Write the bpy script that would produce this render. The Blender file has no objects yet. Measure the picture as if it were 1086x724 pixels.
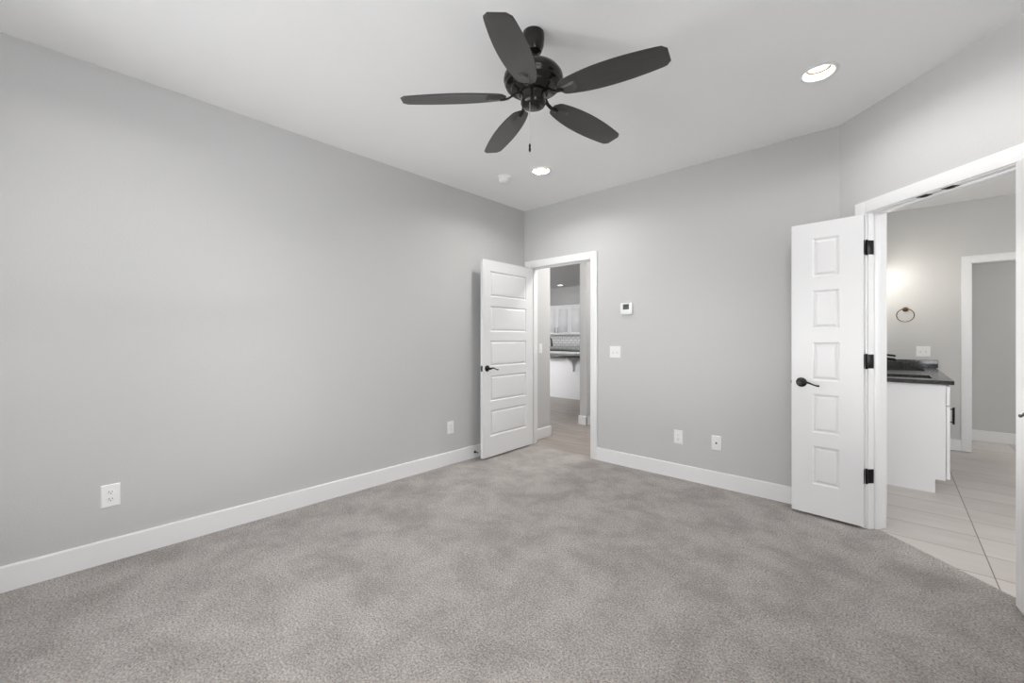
import bpy, bmesh, math, random
from mathutils import Vector, Matrix

random.seed(7)
scene = bpy.context.scene
COL = scene.collection
PI = math.pi
R = math.radians

# ------------------------------------------------------------------ camera
cam_data = bpy.data.cameras.new('camera')
cam_data.sensor_width = 36.0
cam_data.lens = 36.0 * 440.3 / 1086.0
cam_data.shift_y = -4.0 / 1086.0
cam_data.clip_start = 0.05
camera = bpy.data.objects.new('camera', cam_data)
camera.location = (3.23, -3.73, 1.25)
camera.rotation_euler = (R(90), 0, R(42.6))
COL.objects.link(camera)
scene.camera = camera

# ------------------------------------------------------------------ world, exposure
scene.view_settings.view_transform = 'Standard'
scene.view_settings.look = 'None'
scene.view_settings.gamma = 1.0
scene.view_settings.use_curve_mapping = False
scene.view_settings.exposure = 0.26
scene.cycles.max_bounces = 12
scene.cycles.diffuse_bounces = 8
scene.cycles.use_denoising = True
scene.cycles.sample_clamp_indirect = 6.0

world = bpy.data.worlds.new('daylight')
scene.world = world
world.use_nodes = True
wbg = world.node_tree.nodes['Background']
wbg.inputs['Color'].default_value = (0.97, 0.985, 1.0, 1)
wbg.inputs['Strength'].default_value = 6.2


def area_light(name, loc, rot, sx, sy, power, color=(1, 1, 1), shape='RECTANGLE', portal=False, spread=180):
    l = bpy.data.lights.new(name, 'AREA')
    l.shape = shape
    l.size = sx
    l.size_y = sy
    l.energy = power
    l.color = color
    l.spread = R(spread)
    if portal:
        l.cycles.is_portal = True
    o = bpy.data.objects.new(name, l)
    o.location = loc
    o.rotation_euler = rot
    COL.objects.link(o)
    return o


HA_LIVING = 0.50   # living room front wall
H = 2.75           # ceiling height
RX, RY = 3.91, -4.34   # right and rear extents of the bedroom
# the bedroom's two windows, on the walls beside and behind the photographer
WIN_R = (-4.06, -2.66, 0.62, 2.50)     # y0, y1, z0, z1 in the right wall
WIN_B = (0.22, 2.40, 0.62, 2.40)       # x0, x1, z0, z1 in the rear wall
area_light('window_portal_side', (RX + 0.13, (WIN_R[0] + WIN_R[1]) / 2, 1.56), (0, R(90), 0), 1.86, 1.38, 1, portal=True)
area_light('window_portal_rear', ((WIN_B[0] + WIN_B[1]) / 2, RY - 0.13, 1.51), (R(90), 0, 0), 2.1, 1.7, 1, portal=True)
# area lamps added outside the two windows to band and brighten the walls
area_light('daylight_side', (RX + 9.0, -3.36, 1.75), (0, R(90), 0), 0.30, 1.2, 60, (0.98, 0.99, 1.0))
area_light('angled_wall_fill', (-5.3, -12.0, 0.7), (R(90), 0, R(-37)), 2.4, 1.0, 1700, (1, 0.99, 0.98))  # added lamp, aimed through the rear window to lift the angled wall
area_light('back_wall_fill', (0.9, RY - 8.0, 0.7), (R(90), 0, 0), 2.4, 1.0, 130, (1, 0.99, 0.98))  # added lamp, extra fill through the rear window
# unseen fill lamps added in living room, bath and closet; no windows there
area_light('living_fill', (-4.6, HA_LIVING + 0.12, 1.45), (R(72), 0, 0), 3.4, 1.9, 185, (0.97, 0.98, 1.0))  # added to light the island front and cabinets
area_light('bath_fill', (4.9, -0.80, 1.6), (R(90), 0, R(14)), 1.0, 1.4, 30, (0.98, 0.99, 1.0))  # added to light the vanity end panel
area_light('closet_fill', (5.6, 3.5, 2.6), (0, 0, 0), 0.5, 0.5, 16, (1.0, 0.97, 0.93))  # added fill pointing down from near the closet ceiling


# ------------------------------------------------------------------ materials
def principled(name, color, rough=0.5, metal=0.0, spec=0.5):
    m = bpy.data.materials.new(name)
    m.use_nodes = True
    b = m.node_tree.nodes['Principled BSDF']
    b.inputs['Base Color'].default_value = (*color, 1)
    b.inputs['Roughness'].default_value = rough
    b.inputs['Metallic'].default_value = metal
    b.inputs['Specular IOR Level'].default_value = spec
    return m


def add(m, kind, **kw):
    n = m.node_tree.nodes.new(kind)
    for k, v in kw.items():
        if k in n.inputs:
            n.inputs[k].default_value = v
        else:
            setattr(n, k, v)
    return n


def link(m, a, b):
    m.node_tree.links.new(a, b)


def object_coords(m, scale=(1, 1, 1)):
    t = add(m, 'ShaderNodeTexCoord')
    mp = add(m, 'ShaderNodeMapping')
    mp.inputs['Scale'].default_value = scale
    link(m, t.outputs['Object'], mp.inputs['Vector'])
    return mp.outputs['Vector']


def bump_noise(m, scale, strength, dist, detail=4, rough=0.55, vec=None):
    b = m.node_tree.nodes['Principled BSDF']
    vec = vec or object_coords(m)
    n = add(m, 'ShaderNodeTexNoise', Scale=scale, Detail=detail, Roughness=rough)
    link(m, vec, n.inputs['Vector'])
    bu = add(m, 'ShaderNodeBump', Strength=strength, Distance=dist)
    link(m, n.outputs['Fac'], bu.inputs['Height'])
    link(m, bu.outputs['Normal'], b.inputs['Normal'])
    return n


def ramp_color(m, fac, c0, c1, p0=0.3, p1=0.7):
    r = add(m, 'ShaderNodeValToRGB')
    r.color_ramp.elements[0].position = p0
    r.color_ramp.elements[1].position = p1
    r.color_ramp.elements[0].color = (*c0, 1)
    r.color_ramp.elements[1].color = (*c1, 1)
    link(m, fac, r.inputs['Fac'])
    return r.outputs['Color']


def mat_wall(name, color, scale=95, strength=0.28):
    m = principled(name, color, 0.6, 0, 0.25)
    n = bump_noise(m, scale, strength, 0.003, 2.5, 0.5)
    return m


def mat_carpet():
    m = principled('carpet_pile', (0.4, 0.36, 0.33), 0.95, 0, 0.05)
    b = m.node_tree.nodes['Principled BSDF']
    v = object_coords(m)
    fine = add(m, 'ShaderNodeTexNoise', Scale=115.0, Detail=4.0, Roughness=0.8)
    tuft = add(m, 'ShaderNodeTexVoronoi', Scale=150.0)
    blot = add(m, 'ShaderNodeTexNoise', Scale=3.6, Detail=9.0, Roughness=0.70, Distortion=0.25)
    for n in (fine, tuft, blot):
        link(m, v, n.inputs['Vector'])
    c = ramp_color(m, fine.outputs['Fac'], (0.160, 0.147, 0.138), (0.66, 0.62, 0.593), 0.33, 0.67)
    c2 = ramp_color(m, blot.outputs['Fac'], (0.80, 0.795, 0.79), (1.05, 1.05, 1.05), 0.38, 0.60)
    mix = add(m, 'ShaderNodeMix', data_type='RGBA', blend_type='MULTIPLY')
    mix.inputs[0].default_value = 1.0
    link(m, c, mix.inputs[6])
    link(m, c2, mix.inputs[7])
    link(m, mix.outputs[2], b.inputs['Base Color'])
    bu = add(m, 'ShaderNodeBump', Strength=0.7, Distance=0.006)
    link(m, fine.outputs['Fac'], bu.inputs['Height'])
    bu2 = add(m, 'ShaderNodeBump', Strength=0.5, Distance=0.004)
    link(m, tuft.outputs['Distance'], bu2.inputs['Height'])
    link(m, bu.outputs['Normal'], bu2.inputs['Normal'])
    link(m, bu2.outputs['Normal'], b.inputs['Normal'])
    return m


def mat_tiles(name, bw, bh, c0, c1, grout, off, offset=0.0, mortar=0.003, streak=(1.0, 4, 1)):
    """tiles bw x bh laid along x, joints passing through the point off; faint streaks along x"""
    m = principled(name, c0, 0.42, 0, 0.4)
    b = m.node_tree.nodes['Principled BSDF']
    t = add(m, 'ShaderNodeTexCoord')
    mp = add(m, 'ShaderNodeMapping')
    mp.inputs['Location'].default_value = (-off[0], -off[1], 0)
    link(m, t.outputs['Object'], mp.inputs['Vector'])
    br = add(m, 'ShaderNodeTexBrick', offset=offset, squash=1.0)
    br.inputs['Scale'].default_value = 1.0
    br.inputs['Brick Width'].default_value = bw
    br.inputs['Row Height'].default_value = bh
    br.inputs['Mortar Size'].default_value = mortar
    br.inputs['Mortar Smooth'].default_value = 0.1
    br.inputs['Bias'].default_value = 0.0
    br.inputs['Color1'].default_value = (0.95, 0.95, 0.95, 1)
    br.inputs['Color2'].default_value = (1.05, 1.05, 1.05, 1)
    br.inputs['Mortar'].default_value = (1, 1, 1, 1)
    link(m, mp.outputs['Vector'], br.inputs['Vector'])
    v = object_coords(m, streak)
    n = add(m, 'ShaderNodeTexNoise', Scale=1.6, Detail=6.0, Roughness=0.6, Distortion=0.4)
    link(m, v, n.inputs['Vector'])
    c = ramp_color(m, n.outputs['Fac'], c0, c1, 0.3, 0.7)
    mix = add(m, 'ShaderNodeMix', data_type='RGBA', blend_type='MULTIPLY')
    mix.inputs[0].default_value = 1.0
    link(m, c, mix.inputs[6])
    link(m, br.outputs['Color'], mix.inputs[7])
    mix2 = add(m, 'ShaderNodeMix', data_type='RGBA')
    link(m, br.outputs['Fac'], mix2.inputs[0])
    link(m, mix.outputs[2], mix2.inputs[6])
    mix2.inputs[7].default_value = (*grout, 1)
    link(m, mix2.outputs[2], b.inputs['Base Color'])
    bu = add(m, 'ShaderNodeBump', Strength=0.4, Distance=0.002, invert=True)
    link(m, br.outputs['Fac'], bu.inputs['Height'])
    link(m, bu.outputs['Normal'], b.inputs['Normal'])
    return m


def mat_subway():
    m = principled('subway_tile', (0.75, 0.75, 0.74), 0.2, 0, 0.5)
    b = m.node_tree.nodes['Principled BSDF']
    t = add(m, 'ShaderNodeTexCoord')
    sx = add(m, 'ShaderNodeSeparateXYZ')
    cx = add(m, 'ShaderNodeCombineXYZ')
    link(m, t.outputs['Object'], sx.inputs[0])
    link(m, sx.outputs['X'], cx.inputs['X'])
    link(m, sx.outputs['Z'], cx.inputs['Y'])
    br = add(m, 'ShaderNodeTexBrick', offset=0.5)
    br.inputs['Scale'].default_value = 1.0
    br.inputs['Brick Width'].default_value = 0.152
    br.inputs['Row Height'].default_value = 0.076
    br.inputs['Mortar Size'].default_value = 0.006
    br.inputs['Color1'].default_value = (0.86, 0.86, 0.85, 1)
    br.inputs['Color2'].default_value = (0.80, 0.80, 0.79, 1)
    br.inputs['Mortar'].default_value = (0.42, 0.42, 0.41, 1)
    link(m, cx.outputs[0], br.inputs['Vector'])
    link(m, br.outputs['Color'], b.inputs['Base Color'])
    return m


def mat_granite():
    m = principled('black_granite', (0.03, 0.03, 0.03), 0.16, 0, 0.5)
    b = m.node_tree.nodes['Principled BSDF']
    v = object_coords(m)
    n = add(m, 'ShaderNodeTexNoise', Scale=170.0, Detail=3.0, Roughness=0.75)
    link(m, v, n.inputs['Vector'])
    c = ramp_color(m, n.outputs['Fac'], (0.012, 0.012, 0.013), (0.16, 0.16, 0.165), 0.42, 0.72)
    link(m, c, b.inputs['Base Color'])
    return m


def mat_blade():
    m = principled('fan_blade_finish', (0.028, 0.027, 0.026), 0.30, 0, 0.5)
    b = m.node_tree.nodes['Principled BSDF']
    v = object_coords(m, (3, 40, 3))
    n = add(m, 'ShaderNodeTexNoise', Scale=2.0, Detail=5.0, Roughness=0.6)
    link(m, v, n.inputs['Vector'])
    c = ramp_color(m, n.outputs['Fac'], (0.040, 0.039, 0.037), (0.056, 0.054, 0.052), 0.3, 0.7)
    link(m, c, b.inputs['Base Color'])
    bump_noise(m, 60, 0.05, 0.001, 3, 0.5, v)
    return m


def mat_paint(name, color, rough=0.35):
    m = principled(name, color, rough, 0, 0.4)
    bump_noise(m, 35, 0.03, 0.001)
    return m


def mat_emit(name, color, strength):
    m = principled(name, (0.9, 0.9, 0.9), 0.5)
    b = m.node_tree.nodes['Principled BSDF']
    b.inputs['Emission Color'].default_value = (*color, 1)
    b.inputs['Emission Strength'].default_value = strength
    return m


def mat_glass():
    m = principled('window_glass', (1, 1, 1), 0.0)
    nt = m.node_tree
    out = [n for n in nt.nodes if n.type == 'OUTPUT_MATERIAL'][0]
    tr = add(m, 'ShaderNodeBsdfTransparent')
    gl = add(m, 'ShaderNodeBsdfGlossy', Roughness=0.02)
    fr = add(m, 'ShaderNodeFresnel', IOR=1.3)
    mx = add(m, 'ShaderNodeMixShader')
    link(m, fr.outputs[0], mx.inputs[0])
    link(m, tr.outputs[0], mx.inputs[1])
    link(m, gl.outputs[0], mx.inputs[2])
    link(m, mx.outputs[0], out.inputs['Surface'])
    return m


M = {
    'wall': mat_wall('wall_paint', (0.55, 0.549, 0.547)),
    'bath_wall': mat_wall('bath_wall_paint', (0.575, 0.57, 0.56), 60, 0.2),
    'hall_wall': mat_wall('hall_wall_paint', (0.58, 0.578, 0.575)),
    'ceiling': mat_wall('ceiling_paint', (0.92, 0.92, 0.92), 70, 0.12),
    'trim': mat_paint('trim_paint', (0.81, 0.81, 0.815), 0.3),
    'door': mat_paint('door_paint', (0.77, 0.77, 0.775), 0.32),
    'cabinet': mat_paint('cabinet_paint', (0.85, 0.85, 0.86), 0.35),
    'kitchen_wall': mat_wall('kitchen_wall_darker', (0.42, 0.418, 0.415)),  # hall wall colour set darker for the kitchen
    'hall_ceiling': mat_wall('hall_ceiling_dimmed', (0.52, 0.52, 0.52), 70, 0.12),  # ceiling darkened here: the unlit look is put into its colour
    'carpet': mat_carpet(),
    'tile': mat_tiles('bath_floor_tile', 0.61, 0.305, (0.52, 0.48, 0.45), (0.60, 0.565, 0.535), (0.20, 0.175, 0.155), (3.62 - 6.1, -0.426 - 3.05)),
    'plank': mat_tiles('wood_look_plank', 1.2, 0.2, (0.27, 0.232, 0.205), (0.43, 0.385, 0.35), (0.20, 0.175, 0.155), (-10, -5), 0.37, 0.002, (0.9, 11, 1)),
    'subway': mat_subway(),
    'granite': mat_granite(),
    'black': principled('black_metal', (0.012, 0.012, 0.012), 0.32, 0.6, 0.5),
    'bronze': principled('dark_bronze', (0.035, 0.033, 0.031), 0.18, 0.75, 0.5),
    'brass': principled('aged_bronze', (0.16, 0.10, 0.06), 0.3, 0.9, 0.5),
    'blade': mat_blade(),
    'plastic': principled('white_plastic', (0.84, 0.84, 0.835), 0.3, 0, 0.5),
    'slot': principled('dark_slot', (0.02, 0.02, 0.02), 0.6),
    'screen': principled('grey_display', (0.075, 0.085, 0.085), 0.25),
    'steel': principled('steel_chain', (0.55, 0.55, 0.55), 0.3, 0.9),
    'sink': principled('black_sink', (0.02, 0.02, 0.02), 0.35),
    'glass': mat_glass(),
    'lens': mat_emit('lamp_lens', (1.0, 0.86, 0.66), 0.9),
    'lens_rim': principled('lens_rim', (0.10, 0.075, 0.05), 0.6),
    'baffle': principled('white_baffle', (0.85, 0.78, 0.66), 0.5),
    'shade': mat_emit('lit_shade', (1.0, 0.95, 0.87), 2.5),
}


# ------------------------------------------------------------------ mesh helpers
def obj(name, bm, mat, parent=None, angle=35, label=None):
    for e in bm.edges:
        e.smooth = True
        if len(e.link_faces) == 2 and e.calc_face_angle(0) > R(angle):
            e.smooth = False
    for f in bm.faces:
        f.smooth = True
    me = bpy.data.meshes.new(name)
    bm.to_mesh(me)
    bm.free()
    mats = mat if isinstance(mat, (list, tuple)) else [mat]
    for m in mats:
        me.materials.append(m)
    o = bpy.data.objects.new(name, me)
    COL.objects.link(o)
    if parent:
        o.parent = parent
    if label:
        o['label'] = label
    return o


def tag(o, label, cat, group=None, kind=None):
    o['label'] = label
    o['category'] = cat
    if group:
        o['group'] = group
    if kind:
        o['kind'] = kind
    return o


def thing(name, label, cat, loc=(0, 0, 0), rotz=0, group=None, kind=None):
    o = bpy.data.objects.new(name, None)
    o.empty_display_size = 0.1
    COL.objects.link(o)
    o.location = loc
    o.rotation_euler = (0, 0, rotz)
    return tag(o, label, cat, group, kind)


def struct(name, bm, mat, label, cat):
    return tag(obj(name, bm, mat), label, cat, kind='structure')


def dup(root, loc, rotz, label):
    r = root.copy()
    COL.objects.link(r)
    r.location = loc
    r.rotation_euler = (0, 0, rotz)
    r['label'] = label
    for ch in list(root.children):
        c = ch.copy()
        COL.objects.link(c)
        c.parent = r
        for g in list(ch.children):
            d = g.copy()
            COL.objects.link(d)
            d.parent = c
    return r


def box(bm, x0, x1, y0, y1, z0, z1, bevel=0.0, seg=2):
    t = bmesh.new()
    bmesh.ops.create_cube(t, size=1)
    for v in t.verts:
        v.co = Vector((x0 + (v.co.x + .5) * (x1 - x0), y0 + (v.co.y + .5) * (y1 - y0), z0 + (v.co.z + .5) * (z1 - z0)))
    if bevel > 0:
        bmesh.ops.bevel(t, geom=list(t.edges), offset=bevel, segments=seg, affect='EDGES', profile=0.5)
    merge(bm, t)


def merge(bm, t, mat=None):
    mp = {}
    for v in t.verts:
        mp[v] = bm.verts.new(mat @ v.co if mat else v.co)
    for f in t.faces:
        try:
            nf = bm.faces.new([mp[v] for v in f.verts])
            nf.material_index = f.material_index
        except ValueError:
            pass
    t.free()


def one_box(*a, **k):
    bm = bmesh.new()
    box(bm, *a, **k)
    return bm


def lathe(bm, prof, n=32, mat=None, cap=True):
    """profile of (radius, z) from one end to the other, spun about z"""
    rings = []
    for r, z in prof:
        if r < 1e-6:
            v = bm.verts.new(mat @ Vector((0, 0, z)) if mat else (0, 0, z))
            rings.append([v])
        else:
            ring = []
            for i in range(n):
                a = 2 * PI * i / n
                p = Vector((r * math.cos(a), r * math.sin(a), z))
                ring.append(bm.verts.new(mat @ p if mat else p))
            rings.append(ring)
    for a, b in zip(rings, rings[1:]):
        for i in range(n):
            j = (i + 1) % n
            if len(a) == 1 and len(b) == 1:
                continue
            if len(a) == 1:
                bm.faces.new((a[0], b[j], b[i]))
            elif len(b) == 1:
                bm.faces.new((a[i], a[j], b[0]))
            else:
                bm.faces.new((a[i], a[j], b[j], b[i]))
    if cap:
        for ring, flip in ((rings[0], True), (rings[-1], False)):
            if len(ring) > 1:
                bm.faces.new(ring[::-1] if flip else ring)
    bmesh.ops.recalc_face_normals(bm, faces=bm.faces)
    return bm


def lathe_new(prof, n=32, mat=None, cap=True):
    return lathe(bmesh.new(), prof, n, mat, cap)


def tube(bm, pts, radii, n=12, squash=None, close=False):
    """circle swept along points; squash flattens across the given axis vector factor"""
    pts = [Vector(p) for p in pts]
    if not isinstance(radii, (list, tuple)):
        radii = [radii] * len(pts)
    rings = []
    prev = None
    N = len(pts)
    for i, p in enumerate(pts):
        if close:
            t = (pts[(i + 1) % N] - pts[i - 1]).normalized()
        else:
            t = (pts[min(i + 1, N - 1)] - pts[max(i - 1, 0)]).normalized()
        if prev is None:
            u = Vector((0, 0, 1)) if abs(t.z) < 0.9 else Vector((1, 0, 0))
        else:
            u = prev
        u = (u - t * u.dot(t)).normalized()
        prev = u
        w = t.cross(u)
        sq = squash or (1, 1)
        rings.append([bm.verts.new(p + u * (radii[i] * sq[0] * math.cos(2 * PI * k / n)) + w * (radii[i] * sq[1] * math.sin(2 * PI * k / n))) for k in range(n)])
    pairs = list(zip(rings, rings[1:]))
    if close:
        pairs.append((rings[-1], rings[0]))
    for a, b in pairs:
        for k in range(n):
            j = (k + 1) % n
            bm.faces.new((a[k], a[j], b[j], b[k]))
    if not close:
        bm.faces.new(rings[0][::-1])
        bm.faces.new(rings[-1])
    bmesh.ops.recalc_face_normals(bm, faces=bm.faces)
    return bm


def frame_mat(origin, u, n):
    """matrix taking local (u along, v along normal n, z up) to world"""
    u = Vector(u).normalized()
    n = Vector(n).normalized()
    return Matrix(((u.x, n.x, 0, origin[0]), (u.y, n.y, 0, origin[1]), (0, 0, 1, origin[2] if len(origin) > 2 else 0), (0, 0, 0, 1)))


def wall_bm(origin, u, n, length, height, thick, holes=(), ustart=0.0):
    """wall whose face lies along u at the origin, thickness going to -n, with rectangular holes (u0,u1,z0,z1)"""
    us = sorted({ustart, length, *[h[0] for h in holes], *[h[1] for h in holes]})
    zs = sorted({0.0, height, *[h[2] for h in holes], *[h[3] for h in holes]})
    bm = bmesh.new()
    fm = frame_mat(origin, u, n)
    vc = {}

    def V(a, b, side):
        k = (a, b, side)
        if k not in vc:
            vc[k] = bm.verts.new(fm @ Vector((us[a], -thick * side, zs[b])))
        return vc[k]

    def solid(i, j):
        if not (0 <= i < len(us) - 1 and 0 <= j < len(zs) - 1):
            return False
        cu, cz = (us[i] + us[i + 1]) / 2, (zs[j] + zs[j + 1]) / 2
        return not any(h[0] < cu < h[1] and h[2] < cz < h[3] for h in holes)

    for i in range(len(us) - 1):
        for j in range(len(zs) - 1):
            if not solid(i, j):
                continue
            bm.faces.new((V(i, j, 0), V(i + 1, j, 0), V(i + 1, j + 1, 0), V(i, j + 1, 0)))
            bm.faces.new((V(i, j, 1), V(i, j + 1, 1), V(i + 1, j + 1, 1), V(i + 1, j, 1)))
            for di, dj, a, b in ((-1, 0, (i, j), (i, j + 1)), (1, 0, (i + 1, j), (i + 1, j + 1)), (0, -1, (i, j), (i + 1, j)), (0, 1, (i, j + 1), (i + 1, j + 1))):
                if not solid(i + di, j + dj):
                    bm.faces.new((V(*a, 0), V(*b, 0), V(*b, 1), V(*a, 1)))
    bmesh.ops.recalc_face_normals(bm, faces=bm.faces)
    return bm


def poly_slab(pts, z0, z1, holes=()):
    """horizontal slab of polygon pts between z0 and z1 with round holes (x, y, r)"""
    bm = bmesh.new()
    edges = []

    def loop(ps):
        vs = [bm.verts.new((p[0], p[1], z0)) for p in ps]
        for i in range(len(vs)):
            edges.append(bm.edges.new((vs[i], vs[(i + 1) % len(vs)])))
    loop(pts)
    for hx, hy, hr in holes:
        loop([(hx + hr * math.cos(2 * PI * k / 32), hy + hr * math.sin(2 * PI * k / 32)) for k in range(32)])
    bmesh.ops.triangle_fill(bm, use_beauty=True, use_dissolve=False, edges=edges)
    ret = bmesh.ops.extrude_face_region(bm, geom=list(bm.faces))
    for v in [g for g in ret['geom'] if isinstance(g, bmesh.types.BMVert)]:
        v.co.z = z1
    bmesh.ops.recalc_face_normals(bm, faces=bm.faces)
    return bm


def xform(bm, mat):
    bmesh.ops.transform(bm, matrix=mat, verts=bm.verts)
    return bm


# ------------------------------------------------------------------ geometry of the plan
S2 = math.sqrt(0.5)
A = Vector((2.95, 0.0))                 # where the back wall turns into the angled wall
ANG_U = Vector((S2, -S2))               # along the angled wall, towards the right wall
ANG_N = Vector((-S2, -S2))              # towards the bedroom
ANG_LEN = (RX - A.x) / S2
TH = 0.115
OP1 = (0.100, 0.912)                    # clear opening of the hall doorway (x)
OP2 = (0.222, 1.034)                    # clear opening of the double doorway along the angled wall
OPZ = 2.062                             # clear height
JT = 0.018                              # jamb board
BATH_Y, CLOSET_Y = 3.0, 3.82
OP3 = (3.858, 4.62)                     # closet opening in the far bathroom wall
LIGHTS = [(0.90, -0.81), (2.917, -0.826), (0.90, -3.53), (2.917, -3.53)]
LR = 0.082


def ang(s, off=0.0):
    p = A + ANG_U * s + ANG_N * off
    return (p.x, p.y)


# ------------------------------------------------------------------ floors
struct('floor', poly_slab([(0, RY), (RX, RY), (RX, -0.96), ang(OP2[1]), ang(OP2[1], -0.066), ang(OP2[0], -0.066), ang(OP2[0]), (2.95, 0),
                           (OP1[1], 0), (OP1[1], 0.042), (OP1[0], 0.042), (OP1[0], 0), (0, 0)], -0.03, 0.0), M['carpet'],
       'beige cut pile bedroom carpet with mottled footprints', 'floor')
struct('floor_bath', poly_slab([ang(OP2[0] - .02, -0.067), ang(OP2[1] + .02, -0.067), ang(ANG_LEN + .05, -0.067), (6.2, -1.0), (6.2, 3.9), (2.9, 3.9), (2.9, 0.1)], -0.04, -0.006), M['tile'],
       'pale beige stone look tile floor of the bathroom', 'floor')
struct('floor_hall', poly_slab([(-7.2, 0.043), (2.89, 0.043), (2.89, 6.6), (-7.2, 6.6)], -0.04, -0.006), M['plank'],
       'grey brown plank floor of the hall and kitchen', 'floor')

# ------------------------------------------------------------------ ceilings
struct('ceiling', poly_slab([(-0.1, RY - .1), (RX + .1, RY - .1), (RX + .1, -0.9), (2.99, 0.06), (-0.1, 0.06)], H, H + .02,
                            [(x, y, LR) for x, y in LIGHTS]), M['ceiling'],
       'flat pale grey bedroom ceiling holding the fan', 'ceiling')
struct('ceiling_bath', poly_slab([(2.9, 0.14), (2.99, 0.06), (RX + .1, -0.86), (RX + .1, -1.1), (6.2, -1.1), (6.2, 3.94), (2.9, 3.94)], H, H + .02), M['ceiling'],
       'plain ceiling over the bathroom', 'ceiling')
KL = (-3.78, 5.92)
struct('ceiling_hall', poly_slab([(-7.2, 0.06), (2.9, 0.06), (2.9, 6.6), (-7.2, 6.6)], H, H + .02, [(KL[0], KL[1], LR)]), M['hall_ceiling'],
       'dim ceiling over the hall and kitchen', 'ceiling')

# ------------------------------------------------------------------ walls
struct('wall_left', wall_bm((0, RY - .115), (0, 1), (1, 0), -RY + .115, H, TH), M['wall'],
       'long bare light grey wall with one low outlet near the carpet', 'wall')
struct('wall_back', wall_bm((-TH, 0), (1, 0), (0, -1), A.x + TH, H, TH, [(OP1[0] + TH - JT, OP1[1] + TH + JT, 0, OPZ + JT)]), M['wall'],
       'light grey wall with the thermostat and the hall doorway', 'wall')
struct('wall_angled', wall_bm((A.x, A.y), ANG_U, ANG_N, ANG_LEN + .02, H, TH, [(OP2[0] - JT, OP2[1] + JT, 0, OPZ + JT)]), M['wall'],
       'light grey diagonal wall around the bathroom double doorway', 'wall')
struct('wall_right', wall_bm((RX, RY - .115), (0, 1), (-1, 0), -0.95 - RY + .115, H, TH,
                             [(WIN_R[0] - RY + .115, WIN_R[1] - RY + .115, WIN_R[2], WIN_R[3])]), M['wall'],
       'light grey bedroom wall with a window beside the camera', 'wall')
struct('wall_rear', wall_bm((0, RY), (1, 0), (0, 1), RX, H, TH, [(WIN_B[0], WIN_B[1], WIN_B[2], WIN_B[3])]), M['wall'],
       'light grey bedroom wall with a wide window behind the camera', 'wall')
# bathroom and closet
struct('wall_bath_side', wall_bm((3.0, BATH_Y), (0, -1), (1, 0), BATH_Y - 0.14, H, 0.1), M['bath_wall'],
       'bathroom wall behind the long vanity', 'wall')
struct('wall_bath_back', wall_bm((2.9, BATH_Y), (1, 0), (0, -1), 3.2, H, 0.12, [(OP3[0] - JT - 2.9, OP3[1] + JT - 2.9, 0, OPZ + JT)]), M['bath_wall'],
       'warm grey bathroom wall with the towel ring', 'wall')
struct('wall_bath_right', wall_bm((6.0, 3.94), (0, -1), (-1, 0), 5.0, H, 0.1), M['bath_wall'],
       'bathroom wall out of sight past the doorway', 'wall')
struct('wall_bath_front', wall_bm((RX + TH, -0.96), (1, 0), (0, 1), 2.1, H, 0.1), M['bath_wall'],
       'bathroom wall out of sight beside the bedroom', 'wall')
struct('wall_closet', wall_bm((2.9, CLOSET_Y), (1, 0), (0, -1), 3.2, H, 0.1), M['hall_wall'],
       'grey wall seen through the far bathroom doorway', 'wall')
struct('wall_closet_side', wall_bm((3.6, CLOSET_Y), (0, -1), (1, 0), CLOSET_Y - BATH_Y - .12, H, 0.1), M['hall_wall'],
       'closet side wall hidden behind the bathroom wall', 'wall')
# hall, living room, kitchen
HA = HA_LIVING
HB = 1.36
area_light('hall_fill', (0.85, 0.80, 2.73), (0, 0, 0), 0.25, 0.25, 27, (1.0, 0.98, 0.95))  # unseen fill added to brighten the hall walls and floor
struct('wall_hall_left', wall_bm((0.0, TH), (0, 1), (1, 0), HA - TH, H, TH), M['hall_wall'],
       'short grey hall wall with a switch just past the bedroom door', 'wall')
struct('wall_hall_stub', wall_bm((0.0, HB), (0, 1), (1, 0), 2.2, H, TH), M['hall_wall'],
       'narrow white wall end between hall and kitchen view', 'wall')
struct('wall_hall_right', wall_bm((1.25, 0.115), (0, 1), (-1, 0), 4.0, H, 0.1), M['hall_wall'],
       'hall wall out of sight beside the bedroom doorway', 'wall')
struct('wall_hall_end', wall_bm((-0.1, 3.5), (1, 0), (0, -1), 1.4, H, 0.1), M['hall_wall'],
       'hall end wall out of sight past the stub wall', 'wall')
struct('wall_living_front', wall_bm((-7.1, HA), (1, 0), (0, 1), 7.1 - TH, H, 0.1), M['hall_wall'],
       'living room wall out of sight behind the bedroom wall', 'wall')
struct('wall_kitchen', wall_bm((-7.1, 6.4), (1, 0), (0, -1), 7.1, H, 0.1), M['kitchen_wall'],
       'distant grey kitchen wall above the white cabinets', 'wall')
struct('wall_living_left', wall_bm((-7.0, HA - .1), (0, 1), (1, 0), 6.2, H, 0.1), M['hall_wall'],
       'living room wall out of sight at the far side', 'wall')
struct('wall_kitchen_right', wall_bm((0.0, 3.5), (0, 1), (-1, 0), 3.0, H, 0.1), M['hall_wall'],
       'kitchen side wall out of sight behind the stub wall', 'wall')

# ------------------------------------------------------------------ baseboards
BBH, BBT = 0.127, 0.015


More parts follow.
